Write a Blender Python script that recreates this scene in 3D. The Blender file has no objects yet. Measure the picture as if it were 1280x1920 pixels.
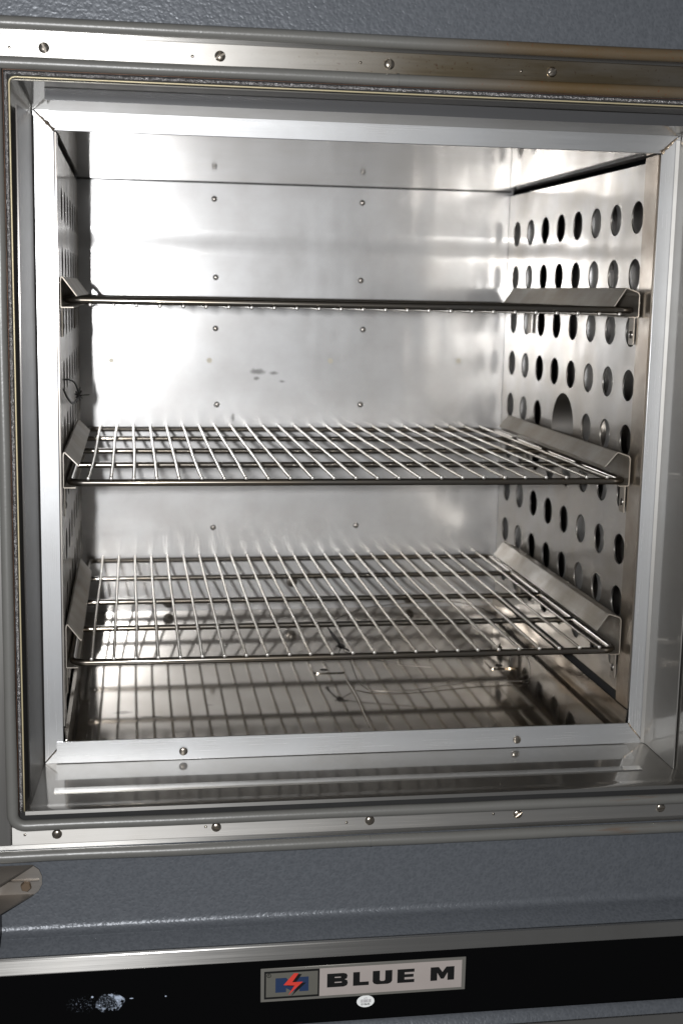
import bpy, bmesh, math, random
from mathutils import Vector, Matrix, geometry, noise
R = math.radians
S = bpy.context.scene
C = S.collection
rnd = random.Random(7)

# ------------------------------------------------------------------ camera
cam_d = bpy.data.cameras.new("camera")
cam = bpy.data.objects.new("camera", cam_d); C.objects.link(cam)
rt = Vector((0.98772623, -0.15493459, 0.01980298))
up = Vector((0.00637932, 0.16669304, 0.9859882))
fw = Vector((0.1560647, 0.97376008, -0.16563546))
CAM = Vector((0.06127954, -1.09905538, 0.3857228))
m = Matrix(((rt.x, up.x, -fw.x, CAM.x), (rt.y, up.y, -fw.y, CAM.y), (rt.z, up.z, -fw.z, CAM.z), (0, 0, 0, 1)))
cam.matrix_world = m
cam_d.sensor_fit = 'VERTICAL'; cam_d.sensor_height = 22.3; cam_d.sensor_width = 14.9
cam_d.lens = 2453.74 / 1920 * 22.3
cam_d.clip_start = 0.02; cam_d.clip_end = 50
cam_d.dof.use_dof = True; cam_d.dof.focus_distance = 1.10; cam_d.dof.aperture_fstop = 5.0
S.camera = cam

# ------------------------------------------------------------------ world, lamps, exposure
w = bpy.data.worlds.new("World"); S.world = w; w.use_nodes = True
wn = w.node_tree; bg = wn.nodes['Background']
bg.inputs[0].default_value = (0.95, 0.97, 1.0, 1); bg.inputs[1].default_value = 0.115

def area(name, loc, target, sx, sy, power, col):
    d = bpy.data.lights.new(name, 'AREA'); d.shape = 'RECTANGLE'; d.size = sx; d.size_y = sy
    d.energy = power; d.color = col
    o = bpy.data.objects.new(name, d); C.objects.link(o); o.location = loc
    o.rotation_euler = (Vector(target) - Vector(loc)).to_track_quat('-Z', 'Y').to_euler()
    return o
FLASH_W = 13.8
area("camera_flash", (-0.034, -1.075, 0.392), (0.2, 0.1, 0.25), 0.014, 0.032, FLASH_W, (0.985, 0.99, 1.0))
area("ceiling_lamp", (0.1, -1.9, 2.3), (0.2, 0.0, 0.3), 0.6, 0.6, 0.8, (1.0, 0.90, 0.78))

S.view_settings.view_transform = 'Standard'; S.view_settings.look = 'None'
S.view_settings.exposure = 0.0; S.view_settings.gamma = 1.0
S.render.engine = 'CYCLES'
cy = S.cycles
cy.use_denoising = True
try:
    cy.denoiser = 'OPENIMAGEDENOISE'; cy.denoising_input_passes = 'RGB_ALBEDO_NORMAL'; cy.denoising_prefilter = 'ACCURATE'
except Exception: pass
cy.use_adaptive_sampling = False
cy.max_bounces = 14; cy.glossy_bounces = 12; cy.diffuse_bounces = 4
cy.sample_clamp_indirect = 24.0; cy.sample_clamp_direct = 0.0; cy.blur_glossy = 0.5

# ------------------------------------------------------------------ material helpers
class NT:
    def __init__(s, name):
        s.m = bpy.data.materials.new(name); s.m.use_nodes = True
        s.t = s.m.node_tree; s.t.nodes.clear()
        s.out = s.n('ShaderNodeOutputMaterial')
    def n(s, k, **kw):
        x = s.t.nodes.new(k)
        for a, b in kw.items(): setattr(x, a, b)
        return x
    def l(s, a, b): s.t.links.new(a, b)
    def val(s, sock, v):
        if hasattr(v, 'is_linked') or isinstance(v, bpy.types.NodeSocket): s.l(v, sock)
        else: sock.default_value = v
    def math(s, op, a, b=0.0, c=None, clamp=False):
        x = s.n('ShaderNodeMath', operation=op, use_clamp=clamp)
        s.val(x.inputs[0], a); s.val(x.inputs[1], b)
        if c is not None: s.val(x.inputs[2], c)
        return x.outputs[0]
    def pos(s): return s.n('ShaderNodeNewGeometry').outputs['Position']
    def mapping(s, vec, scale=(1, 1, 1), loc=(0, 0, 0)):
        x = s.n('ShaderNodeMapping'); s.l(vec, x.inputs[0]); x.inputs['Scale'].default_value = scale
        x.inputs['Location'].default_value = loc; return x.outputs[0]
    def noise(s, vec, scale, detail=3, rough=0.5):
        x = s.n('ShaderNodeTexNoise'); s.l(vec, x.inputs['Vector']); x.inputs['Scale'].default_value = scale
        x.inputs['Detail'].default_value = detail; x.inputs['Roughness'].default_value = rough
        return x.outputs[0]
    def rng(s, v, a, b, c, d, smooth=False):
        x = s.n('ShaderNodeMapRange'); x.clamp = True
        if smooth: x.interpolation_type = 'SMOOTHSTEP'
        s.val(x.inputs[0], v)
        for i, q in enumerate((a, b, c, d)): s.val(x.inputs[i + 1], q)
        return x.outputs[0]
    def mix(s, f, a, b):
        x = s.n('ShaderNodeMix', data_type='RGBA'); s.val(x.inputs[0], f)
        s.val(x.inputs[6], a); s.val(x.inputs[7], b); return x.outputs[2]
    def spot(s, centre, radii, edge=0.5, wob=0.0, wscale=60.0):
        p = s.pos()
        v = s.n('ShaderNodeVectorMath', operation='SUBTRACT'); s.l(p, v.inputs[0]); v.inputs[1].default_value = centre
        d = s.n('ShaderNodeVectorMath', operation='DIVIDE'); s.l(v.outputs[0], d.inputs[0]); d.inputs[1].default_value = radii
        ln = s.n('ShaderNodeVectorMath', operation='LENGTH'); s.l(d.outputs[0], ln.inputs[0])
        r = ln.outputs['Value']
        if wob: r = s.math('ADD', r, s.math('MULTIPLY', s.math('SUBTRACT', s.noise(p, wscale, 4), 0.5), wob))
        return s.rng(r, 1 - edge, 1, 1, 0, True)
    def bump(s, h, strength, dist, normal=None):
        x = s.n('ShaderNodeBump'); x.inputs['Strength'].default_value = strength; x.inputs['Distance'].default_value = dist
        s.l(h, x.inputs['Height'])
        if normal is not None: s.l(normal, x.inputs['Normal'])
        return x.outputs[0]

def steel(name, base=(0.56, 0.545, 0.52), r1=0.16, r2=0.42, mixf=0.5, aniso=0.5, wave=0.0, wscale=7.0, streak=0.25,
          grime=0.12, tint=None, extra=None, waves=None, micro=0.12):
    """stainless sheet: a sharp and a broad reflection lobe, brushed along the mesh's u axis"""
    t = NT(name)
    uv = t.n('ShaderNodeUVMap').outputs[0]
    P = t.pos()
    st = t.noise(t.mapping(uv, (14, 1500, 1)), 1.0, 3, 0.6)
    st2 = t.noise(t.mapping(uv, (3, 260, 1)), 1.0, 3, 0.6)
    sm = t.noise(P, 22.0, 5, 0.62)
    big = t.noise(P, 5.0, 2, 0.5)
    a = t.math('ADD', t.math('MULTIPLY', t.math('SUBTRACT', st, 0.5), streak), t.math('MULTIPLY', t.math('SUBTRACT', sm, 0.5), grime * 2))
    a = t.math('ADD', a, t.math('MULTIPLY', t.math('SUBTRACT', st2, 0.5), streak * 0.6))
    col = t.mix(t.rng(t.math('ADD', sm, t.math('MULTIPLY', big, 0.5)), 0.45, 1.05, 0, grime * 3), (*base, 1), (base[0] * .62, base[1] * .58, base[2] * .52, 1))
    if tint: col = tint(t, col)
    h = t.math('ADD', t.math('MULTIPLY', st, 1.0), st2)
    nrm = t.bump(h, micro, 0.0001)
    if wave:
        wv = waves(t) if waves else t.noise(P, wscale, 1.5, 0.45)
        nrm = t.bump(wv, 1.0, wave, nrm)
    rr = []
    for r in (r1, r2):
        p = t.n('ShaderNodeBsdfPrincipled')
        t.l(col, p.inputs['Base Color']); p.inputs['Metallic'].default_value = 1
        t.l(t.math('ADD', r, t.math('MULTIPLY', a, r * 1.1)), p.inputs['Roughness'])
        if aniso:
            p.inputs['Anisotropic'].default_value = aniso; p.inputs['Anisotropic Rotation'].default_value = 0.25
            tg = t.n('ShaderNodeTangent'); tg.direction_type = 'UV_MAP'; t.l(tg.outputs[0], p.inputs['Tangent'])
        t.l(nrm, p.inputs['Normal'])
        rr.append(p)
    mx = t.n('ShaderNodeMixShader'); mx.inputs[0].default_value = mixf
    t.l(rr[0].outputs[0], mx.inputs[1]); t.l(rr[1].outputs[0], mx.inputs[2])
    sh = mx.outputs[0]
    if extra: sh = extra(t, sh)
    t.l(sh, t.out.inputs[0])
    return t.m

def plain(name, col, rough=0.5, metal=0.0, bump=None, spec=0.5, tint=None, coat=0.0):
    t = NT(name); p = t.n('ShaderNodeBsdfPrincipled')
    c = (*col, 1)
    n = t.noise(t.pos(), 60.0, 4, 0.6)
    c = t.mix(t.rng(n, 0.3, 0.75, 0, 0.35), c, (col[0] * .7, col[1] * .7, col[2] * .68, 1))
    if tint: c = tint(t, c)
    t.l(c, p.inputs['Base Color']); p.inputs['Metallic'].default_value = metal
    t.l(t.math('ADD', rough, t.math('MULTIPLY', t.math('SUBTRACT', n, 0.5), 0.2)), p.inputs['Roughness'])
    p.inputs['Specular IOR Level'].default_value = spec; p.inputs['Coat Weight'].default_value = coat
    if bump:
        sc, st, ds = bump
        t.l(t.bump(t.noise(t.pos(), sc, 2, 0.5), st, ds), p.inputs['Normal'])
    t.l(p.outputs[0], t.out.inputs[0]); return t.m

# heat discolouration that creeps over the right end of the top door frame
def brown_tint(strength, x0, x1, zmin=0.45, brown=(0.20, 0.145, 0.065)):
    def f(t, col):
        s = t.n('ShaderNodeSeparateXYZ'); t.l(t.pos(), s.inputs[0])
        k = t.rng(s.outputs[0], x0, x1, 0, strength, True)
        k = t.math('MULTIPLY', k, t.rng(s.outputs[2], zmin, zmin + .02, 0, 1))
        nn = t.noise(t.mapping(t.pos(), (9, 9, 40)), 1.0, 4, 0.6)
        k = t.math('MULTIPLY', k, t.rng(nn, 0.25, 0.6, 0.55, 1.0))
        col = t.mix(k, col, (*brown, 1))
        fl = t.rng(t.noise(t.pos(), 420.0, 2, 0.5), 0.66, 0.72, 0, 0.7)
        return t.mix(t.math('MULTIPLY', fl, k), col, (0.12, 0.035, 0.012, 1))
    return f

def gasket_tint(t, col):
    col = brown_tint(1.0, .26, .40, brown=(0.085, 0.055, 0.024))(t, col)
    n = t.rng(t.noise(t.mapping(t.pos(), (22, 40, 420)), 1.0, 3, 0.6), 0.52, 0.66, 0, 0.45)
    for c, rr in (((0.50, -.07, -0.044), (0.06, .1, 0.006)), ((0.50, -.07, -0.071), (0.07, .1, 0.005))):
        k = t.math('MULTIPLY', t.spot(c, rr, 0.6, 0.5, 30), n)
        col = t.mix(k, col, (0.10, 0.045, 0.015, 1))
    return col

def back_waves(t):
    s = t.n('ShaderNodeSeparateXYZ'); t.l(t.pos(), s.inputs[0])
    a = t.noise(t.mapping(t.pos(), (16, 1, 3.2)), 1.0, 2, 0.5)
    b = t.noise(t.mapping(t.pos(), (2.2, 1, 7)), 1.0, 1.5, 0.5)
    crease = t.math('MULTIPLY', t.rng(s.outputs[2], 0.425, 0.455, 0, 1, True), 1.1)
    k = t.rng(s.outputs[0], 0.2, 0.42, 0.08, 1.0, True)
    return t.math('ADD', t.math('MULTIPLY', a, k), t.math('ADD', t.math('MULTIPLY', b, 0.5), crease))

def back_marks(t, col):
    k = t.spot((0.207, 0.461, 0.2905), (0.013, 0.1, 0.0045), 0.7, 1.2, 160)
    k = t.math('MAXIMUM', k, t.spot((0.226, 0.461, 0.289), (0.006, 0.1, 0.003), 0.7, 1.2, 190))
    k = t.math('MAXIMUM', k, t.spot((0.206, 0.461, 0.2825), (0.005, 0.1, 0.0028), 0.7, 1.0, 190))
    k = t.math('MAXIMUM', k, t.spot((0.237, 0.461, 0.279), (0.007, 0.1, 0.002), 0.8, 1.4, 240))
    k = t.math('MAXIMUM', k, t.spot((0.178, 0.461, 0.236), (0.003, 0.1, 0.006), 0.7, 1.0, 240))
    k = t.math('MULTIPLY', k, 0.6)
    return t.mix(k, col, (0.07, 0.065, 0.06, 1))

def floor_marks(t, col):
    for c, r, a in (((0.05, 0.075, 0), (0.012, 0.006, .1), .8), ((0.075, 0.06, 0), (0.016, 0.004, .1), .7), ((0.13, 0.09, 0), (0.006, 0.003, .1), .6),
                    ((0.28, 0.3, 0), (0.012, 0.03, .1), .5), ((0.21, 0.25, 0), (0.008, 0.02, .1), .5)):
        k = t.math('MULTIPLY', t.spot(c, r, 0.8, 1.3, 90), a)
        col = t.mix(k, col, (0.09, 0.075, 0.06, 1))
    k = t.math('MULTIPLY', t.spot((0.490, 0.10, 0), (0.014, 0.10, .1), 0.5, 1.1, 45), 0.75)
    col = t.mix(k, col, (0.42, 0.27, 0.12, 1))
    s = t.n('ShaderNodeSeparateXYZ'); t.l(t.pos(), s.inputs[0])
    k = t.math('MULTIPLY', t.rng(s.outputs[0], 0.22, 0.46, 0.1, 0.85, True), t.rng(t.noise(t.pos(), 14, 4, .6), 0.35, 0.65, 0.2, 1))
    return t.mix(k, col, (0.24, 0.19, 0.13, 1))

def warm(k, c=(0.45, 0.38, 0.29, 1)):
    def f(t, col):
        n = t.rng(t.noise(t.pos(), 11.0, 4, 0.6), 0.35, 0.7, 0, k)
        return t.mix(n, col, c)
    return f

M_BACK = steel('brushed_steel_back', (0.62, 0.62, 0.625), 0.19, 0.56, 0.62, 0.15, 0.0022, streak=.12, tint=back_marks, waves=back_waves)
M_SIDE = steel('perforated_steel', (0.46, 0.445, 0.425), 0.15, 0.48, 0.6, 0.2, 0.0014, 14.0, streak=.10, tint=warm(.4))
M_DAMPER = steel('damper_steel', (0.62, 0.62, 0.62), 0.3, 0.6, 0.7, 0.0, 0.0, grime=.15)
M_FLOOR = steel('floor_steel', (0.42, 0.39, 0.35), 0.06, 0.42, 0.14, 0.0, 0.00010, 9.0, micro=.02, streak=.10, grime=.25, tint=floor_marks)
M_CEIL = steel('ceiling_steel', (0.63, 0.625, 0.61), 0.07, 0.40, 0.2, 0.2, 0.0004, 8.0, micro=.02, streak=.12, tint=warm(.25))
M_FLANGE = steel('flange_steel', (0.63, 0.64, 0.655), 0.26, 0.58, 0.65, 0.25, 0.0004, 12.0, streak=.3)
M_CLIP = steel('clip_steel', (0.32, 0.30, 0.27), 0.3, 0.55, 0.6, 0.0, 0.0, grime=.3)
M_BREAKER = plain('grey_breaker_strip', (0.05, 0.05, 0.052), 0.42, 0, None, 0.3)
M_SIDEPLATE_L = steel('dark_side_plate', (0.11, 0.105, 0.10), 0.2, 0.45, 0.5, 0.4, 0.0004, 9.0, streak=.15)  # left plate, far darker base than the right one
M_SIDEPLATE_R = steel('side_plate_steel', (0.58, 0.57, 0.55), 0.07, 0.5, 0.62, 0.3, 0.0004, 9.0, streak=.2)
M_FLANGE2 = steel('sill_plate_steel', (0.62, 0.615, 0.60), 0.06, 0.42, 0.42, 0.4, 0.0007, 9.0, streak=.25)
M_THROAT = steel('throat_steel', (0.54, 0.53, 0.51), 0.06, 0.38, 0.40, 0.4, 0.0007, 9.0, streak=.25)
M_STRIP = steel('frame_strip_steel', (0.66, 0.645, 0.62), 0.25, 0.52, 0.65, 0.7, 0.0004, 10.0, streak=.45, tint=brown_tint(.85, .10, .31))
M_TRIM = steel('trim_steel', (0.60, 0.59, 0.57), 0.24, 0.42, 0.45, 0.9, 0.0004, 10.0, streak=.5)
M_RAIL = steel('shelf_support_steel', (0.46, 0.435, 0.40), 0.5, 0.65, 0.6, 0.3, 0.0006, 40.0, streak=.3, grime=.3, tint=warm(.5))
M_WIRE = steel('shelf_wire_steel', (0.42, 0.40, 0.36), 0.22, 0.46, 0.5, 0.0, 0.0, streak=.05, grime=.22, tint=warm(.35, (0.4, 0.3, 0.18, 1)))
M_BAR = steel('shelf_bar_steel', (0.27, 0.255, 0.235), 0.14, 0.32, 0.35, 0.0, 0.0, streak=.05, grime=.25, tint=warm(.4, (0.25, 0.19, 0.12, 1)))
M_TIP = steel('flash_lit_tip_steel', (0.72, 0.70, 0.67), 0.35, 0.6, 0.5, 0.0, 0.0, grime=.2)  # paler than the wire: flash glint on the wire ends put into the colour
M_SCREW = steel('screw_steel', (0.48, 0.44, 0.39), 0.14, 0.35, 0.4, 0.0, 0.0, grime=.3)
M_RIVET = steel('rivet_steel', (0.40, 0.38, 0.36), 0.2, 0.4, 0.5, 0.0, 0.0, grime=.3)
M_DARK = steel('duct_steel', (0.34, 0.325, 0.31), 0.25, 0.5, 0.6, 0.0, 0.0, grime=.3)
M_RUST = plain('rusty_bolt', (0.20, 0.145, 0.10), 0.5, 0.7)
M_HOLE = plain('dark_hole', (0.02, 0.018, 0.016), 0.7)
M_SHADOWGAP = plain('seam_and_gap_shade', (0.012, 0.012, 0.012), 0.8)  # black for dark seams and for shade painted into gaps
M_GASKET = plain('grey_silicone', (0.125, 0.123, 0.115), 0.36, 0, (500, 0.25, 0.0004), 0.5, tint=gasket_tint)
M_CREAM = plain('cream_bead', (0.50, 0.43, 0.27), 0.4, 0.3)
M_WELD = plain('weld_seam', (0.33, 0.27, 0.21), 0.35, 0.9, (300, 0.8, 0.001))
M_BLACKWIRE = plain('blackened_wire', (0.03, 0.027, 0.024), 0.5, 0.4)
M_LOOSE = steel('loose_wire_steel', (0.50, 0.46, 0.42), 0.25, 0.45, 0.5, 0.0, 0.0, grime=.3)

def braid():
    t = NT('silver_braid'); p = t.n('ShaderNodeBsdfPrincipled')
    n = t.noise(t.pos(), 900.0, 3, 0.7)
    t.l(t.mix(t.rng(n, .38, .6, 0, 1), (0.18, 0.17, 0.17, 1), (0.44, 0.43, 0.43, 1)), p.inputs['Base Color'])
    p.inputs['Metallic'].default_value = 0.8; p.inputs['Roughness'].default_value = 0.35
    t.l(t.bump(t.noise(t.pos(), 520.0, 3, 0.6), 1.0, 0.003), p.inputs['Normal'])
    t.l(p.outputs[0], t.out.inputs[0]); return t.m
M_BRAID = braid()

def hammertone():
    t = NT('hammertone_paint'); p = t.n('ShaderNodeBsdfPrincipled')
    P = t.pos()
    v = t.n('ShaderNodeTexVoronoi'); v.feature = 'SMOOTH_F1'; v.inputs['Scale'].default_value = 420.0
    d = t.n('ShaderNodeVectorMath', operation='ADD'); t.l(P, d.inputs[0])
    nn = t.n('ShaderNodeTexNoise'); nn.inputs['Scale'].default_value = 240; t.l(P, nn.inputs['Vector'])
    sc = t.n('ShaderNodeVectorMath', operation='SCALE'); sc.inputs['Scale'].default_value = 0.004; t.l(nn.outputs['Color'], sc.inputs[0])
    t.l(sc.outputs[0], d.inputs[1]); t.l(d.outputs[0], v.inputs['Vector'])
    h = t.math('ADD', v.outputs['Distance'], t.math('MULTIPLY', t.noise(P, 200.0, 3, .6), 0.8))
    c = t.mix(t.rng(h, 0.3, 1.1, 0, 1), (0.078, 0.085, 0.096, 1), (0.108, 0.116, 0.129, 1))
    t.l(c, p.inputs['Base Color']); p.inputs['Metallic'].default_value = 0.2
    p.inputs['Roughness'].default_value = 0.36; p.inputs['Specular IOR Level'].default_value = 0.3; p.inputs['Coat Weight'].default_value = 0.0; p.inputs['Coat Roughness'].default_value = 0.14
    t.l(t.bump(h, 0.55, 0.0005), p.inputs['Normal'])
    t.l(p.outputs[0], t.out.inputs[0]); return t.m
M_BLUE = hammertone()

def black_panel():
    t = NT('black_enamel'); p = t.n('ShaderNodeBsdfPrincipled'); P = t.pos()
    a = t.spot((0.01583, -.09, -0.1948), (0.0125, .1, 0.0085), 0.75, 0.9, 150)
    sp = t.rng(t.noise(P, 620, 4, .75), .56, .70, 0, .55)
    ka = t.math('MULTIPLY', a, sp)
    b = t.spot((0.03972, -.09, -0.19584), (0.0105, .1, 0.0088), 0.12, 1.5, 95)
    bi = t.spot((0.03763, -.09, -0.1948), (0.0088, .1, 0.0072), 0.3, 1.5, 100)
    rim = t.math('SUBTRACT', b, bi, clamp=True)
    inner = t.math('MULTIPLY', bi, t.rng(t.noise(P, 700, 4, .7), .5, .68, 0.02, .6))
    kb = t.math('MAXIMUM', t.math('MULTIPLY', rim, t.rng(t.noise(P, 260, 3, .6), .42, .6, 0, 1.0)), inner)
    k = t.math('MAXIMUM', ka, kb)
    for c, r in (((0.02466, 0, -0.18909), (.0012, .2, .0011)), ((0.03037, 0, -0.19687), (.0009, .2, .0009)), ((0.05633, 0, -0.19242), (.002, .2, .0006)), ((0.08435, 0, -0.19242), (.0009, .2, .0008))):
        k = t.math('MAXIMUM', k, t.spot((c[0], -.09, c[2]), r, 0.5, 0.4, 400))
    t.l(t.mix(k, (0.0018, 0.0018, 0.002, 1), (0.40, 0.46, 0.56, 1)), p.inputs['Base Color'])
    p.inputs['Roughness'].default_value = 0.16; p.inputs['Specular IOR Level'].default_value = 0.14
    t.l(t.bump(t.noise(P, 8, 2), 0.2, 0.002), p.inputs['Normal'])
    t.l(p.outputs[0], t.out.inputs[0]); return t.m
M_BLACK = black_panel()
M_PLATE = plain('nameplate_edge', (0.26, 0.25, 0.225), 0.4, 0.55)
M_PLATE_W = plain('nameplate_silver', (0.52, 0.46, 0.43), 0.42, 0.35)
M_PLATE_G = plain('nameplate_grey', (0.15, 0.145, 0.125), 0.45, 0.3)
M_INK = plain('black_ink', (0.006, 0.006, 0.006), 0.5, 0, None, 0.3)
M_NAVY = plain('blue_ink', (0.012, 0.03, 0.085), 0.5)
M_RED = plain('red_ink', (0.62, 0.045, 0.03), 0.5)
M_STICK = plain('white_sticker', (0.86, 0.87, 0.86), 0.5)
M_GREYINK = plain('grey_ink', (0.25, 0.22, 0.24), 0.6)

# ------------------------------------------------------------------ mesh helpers
BASE = Vector((0.254, 0.18, -0.35))
CAM_SCALE = False      # the door frame and the panels in front of it are scaled about the camera position, shifting along the line of sight
def cam_scale(p):
    p = Vector(p)
    return Vector((p.x * 1.0381 - .002335, p.y * 1.0381 + .04187, p.z * 1.0381 - .0147)) if CAM_SCALE else p
class MB:
    def __init__(s): s.v = []; s.f = []
    def add(s, v, f):
        o = len(s.v); s.v += [tuple(x) for x in v]; s.f += [tuple(i + o for i in q) for q in f]; return s
    def box(s, x0, x1, y0, y1, z0, z1):
        return s.add([(x, y, z) for x in (x0, x1) for y in (y0, y1) for z in (z0, z1)],
                     [(0, 1, 3, 2), (4, 6, 7, 5), (0, 4, 5, 1), (2, 3, 7, 6), (0, 2, 6, 4), (1, 5, 7, 3)])
    def tube(s, pts, r, seg=10, closed=False, caps=True, dome=False):
        pts = [Vector(p) for p in pts]; n = len(pts); rs = r if isinstance(r, (list, tuple)) else [r] * n
        T = []
        for i in range(n):
            a = pts[i - 1] if (i or closed) else pts[0]; b = pts[(i + 1) % n] if (i < n - 1 or closed) else pts[-1]
            T.append((b - a).normalized())
        u = T[0].orthogonal().normalized(); V = []; F = []
        for i in range(n):
            u = (u - T[i] * u.dot(T[i])).normalized(); w_ = T[i].cross(u)
            for k in range(seg):
                a = 2 * math.pi * k / seg
                V.append(pts[i] + (u * math.cos(a) + w_ * math.sin(a)) * rs[i])
        for i in range(n if closed else n - 1):
            j = (i + 1) % n
            off = 0
            if closed and j == 0:   # untwist
                best = min(range(seg), key=lambda q: (V[i * seg] - (V[q] + pts[i] - pts[0])).length); off = best
            for k in range(seg):
                F.append((i * seg + k, i * seg + (k + 1) % seg, j * seg + (k + 1 + off) % seg, j * seg + (k + off) % seg))
        if not closed and caps:
            F.append(tuple(range(seg))[::-1]); F.append(tuple((n - 1) * seg + k for k in range(seg)))
        return s.add(V, F)
    def lathe(s, prof, centre, axis, seg=20):
        """prof: (radius, height) pairs along axis"""
        a = Vector(axis).normalized(); u = a.orthogonal().normalized(); w_ = a.cross(u); c = Vector(centre)
        V = []; F = []
        for r_, h in prof:
            for k in range(seg):
                t = 2 * math.pi * k / seg
                V.append(c + a * h + (u * math.cos(t) + w_ * math.sin(t)) * max(r_, 1e-5))
        for i in range(len(prof) - 1):
            for k in range(seg):
                F.append((i * seg + k, i * seg + (k + 1) % seg, (i + 1) * seg + (k + 1) % seg, (i + 1) * seg + k))
        F.append(tuple((len(prof) - 1) * seg + k for k in range(seg)))
        return s.add(V, F)
    def sheet(s, prof, th, ax, a, b, n=1, wob=0.0):
        """bent sheet: prof is a list of 2D points, thickness th, swept along axis ax ('x','y','z') from a to b"""
        P = [Vector(p) for p in prof]; N = len(P); off = []
        for i in range(N):
            d1 = (P[i] - P[i - 1]).normalized() if i else (P[1] - P[0]).normalized()
            d2 = (P[i + 1] - P[i]).normalized() if i < N - 1 else d1
            n1 = Vector((-d1.y, d1.x)); n2 = Vector((-d2.y, d2.x)); mm = (n1 + n2)
            mm = mm.normalized() if mm.length > 1e-6 else n1
            off.append(P[i] + mm * th / max(mm.dot(n1), 0.35))
        loop = P + off[::-1]; L = len(loop)
        def mk(p, t):
            return {'x': (t, p.x, p.y), 'y': (p.x, t, p.y), 'z': (p.x, p.y, t)}[ax]
        V = []; F = []
        for j in range(n + 1):
            t = a + (b - a) * j / n
            for p in loop:
                q = Vector(mk(p, t))
                if wob: q += Vector((1, 1, 1)) * wob * noise.noise(Vector((t * 9, p.x * 30, p.y * 30)))
                V.append(q)
        for j in range(n):
            for k in range(L):
                F.append((j * L + k, j * L + (k + 1) % L, (j + 1) * L + (k + 1) % L, (j + 1) * L + k))
        for e in (0, n):
            for i in range(N - 1): F.append((e * L + i, e * L + i + 1, e * L + L - 2 - i, e * L + L - 1 - i))
        return s.add(V, F)
    def build(s, name, mat, parent=None, brush='x', smooth=30, shift=None):
        me = bpy.data.meshes.new(name)
        sh = BASE if (shift is None) else Vector(shift)
        me.from_pydata([(cam_scale(v) if shift is None else Vector(v)) - sh for v in s.v], [], s.f); me.materials.append(mat)
        bm = bmesh.new(); bm.from_mesh(me); bmesh.ops.recalc_face_normals(bm, faces=bm.faces)
        uvl = bm.loops.layers.uv.new('UVMap')
        B = {'x': Vector((1, 0, 0)), 'y': Vector((0, 1, 0)), 'z': Vector((0, 0, 1))}[brush]
        for f in bm.faces:
            n_ = f.normal; b_ = B if abs(n_.dot(B)) < 0.9 else Vector((B.z, B.x, B.y))
            b_ = (b_ - n_ * b_.dot(n_)).normalized() if (b_ - n_ * b_.dot(n_)).length > 1e-6 else n_.orthogonal()
            c_ = n_.cross(b_)
            for lp in f.loops: lp[uvl].uv = (lp.vert.co.dot(b_), lp.vert.co.dot(c_))
        bm.to_mesh(me); bm.free()
        if smooth:
            me.shade_smooth(); me.set_sharp_from_angle(angle=R(smooth))
        o = bpy.data.objects.new(name, me); C.objects.link(o)
        if parent is not None: o.parent = parent
        return o

def bevel(o, wdt, seg=2):
    md = o.modifiers.new('bevel', 'BEVEL'); md.width = wdt; md.segments = seg; md.limit_method = 'ANGLE'; md.angle_limit = R(35)
    return o

def thing(name, loc, label, cat, group=None):
    o = bpy.data.objects.new(name, None); C.objects.link(o); o.location = loc; o.empty_display_size = 0.02
    o['label'] = label; o['category'] = cat
    if group: o['group'] = group
    return o

def sub(o, name, mesh, parent_loc, mat=None):
    c = bpy.data.objects.new(name, mesh); C.objects.link(c); c.parent = o; c.location = parent_loc; return c

def circle(cy, cz, r, n=28):
    return [(cy + r * math.cos(2 * math.pi * k / n), cz + r * math.sin(2 * math.pi * k / n)) for k in range(n)]

def cut_sheet(outer, holes, place, th_vec):
    """flat sheet with real holes; place(p,q) -> 3D point; th_vec = thickness offset"""
    pts = [Vector(p) for p in outer]; edges = [(i, (i + 1) % len(outer)) for i in range(len(outer))]
    for h in holes:
        o = len(pts); pts += [Vector(p) for p in h['poly']]; n = len(h['poly']); edges += [(o + i, o + (i + 1) % n) for i in range(n)]
    V, E, F, _, _, _ = geometry.delaunay_2d_cdt(pts, edges, [], 1, 1e-7)
    def inside(c):
        for h in holes:
            if (c - Vector(h['c'])).length < h['r'] * 0.995: return True
        return False
    keep = []
    for f in F:
        c = sum((V[i] for i in f), Vector((0, 0))) / len(f)
        if not inside(c): keep.append(tuple(f))
    A = [Vector(place(v.x, v.y)) for v in V]; n = len(A); Bv = [a + Vector(th_vec) for a in A]
    faces = keep + [tuple(i + n for i in f[::-1]) for f in keep]
    cnt = {}
    for f in keep:
        for i in range(len(f)):
            e = (f[i], f[(i + 1) % len(f)]); k = tuple(sorted(e)); cnt.setdefault(k, []).append(e)
    for k, es in cnt.items():
        if len(es) == 1: a, b = es[0]; faces.append((a, b, b + n, a + n))
    mb = MB(); mb.add([tuple(v) for v in A + Bv], faces); return mb

W, H, D = 0.508, 0.508, 0.4614
# ================================================================== THE OVEN
oven = thing('laboratory_oven', BASE, 'grey hammertone laboratory oven with its steel chamber standing open and a black name panel below', 'oven')
def P(mb, name, mat, brush='x', smooth=30, parent=None): return mb.build(name, mat, parent or oven, brush, smooth, None)
def add_to(parent_obj, mb, name, mat, brush='x', smooth=30):
    return mb.build(name, mat, parent_obj, brush, smooth, None)

# chamber shell
back = P(MB().box(-0.004, W + 0.004, D, D + 0.0015, -0.004, H + 0.004), 'back_wall', M_BACK, 'x')
P(MB().box(-0.004, W + 0.004, 0.0012, D - 0.0005, H, H + 0.0012), 'chamber_ceiling', M_CEIL, 'x')
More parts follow.
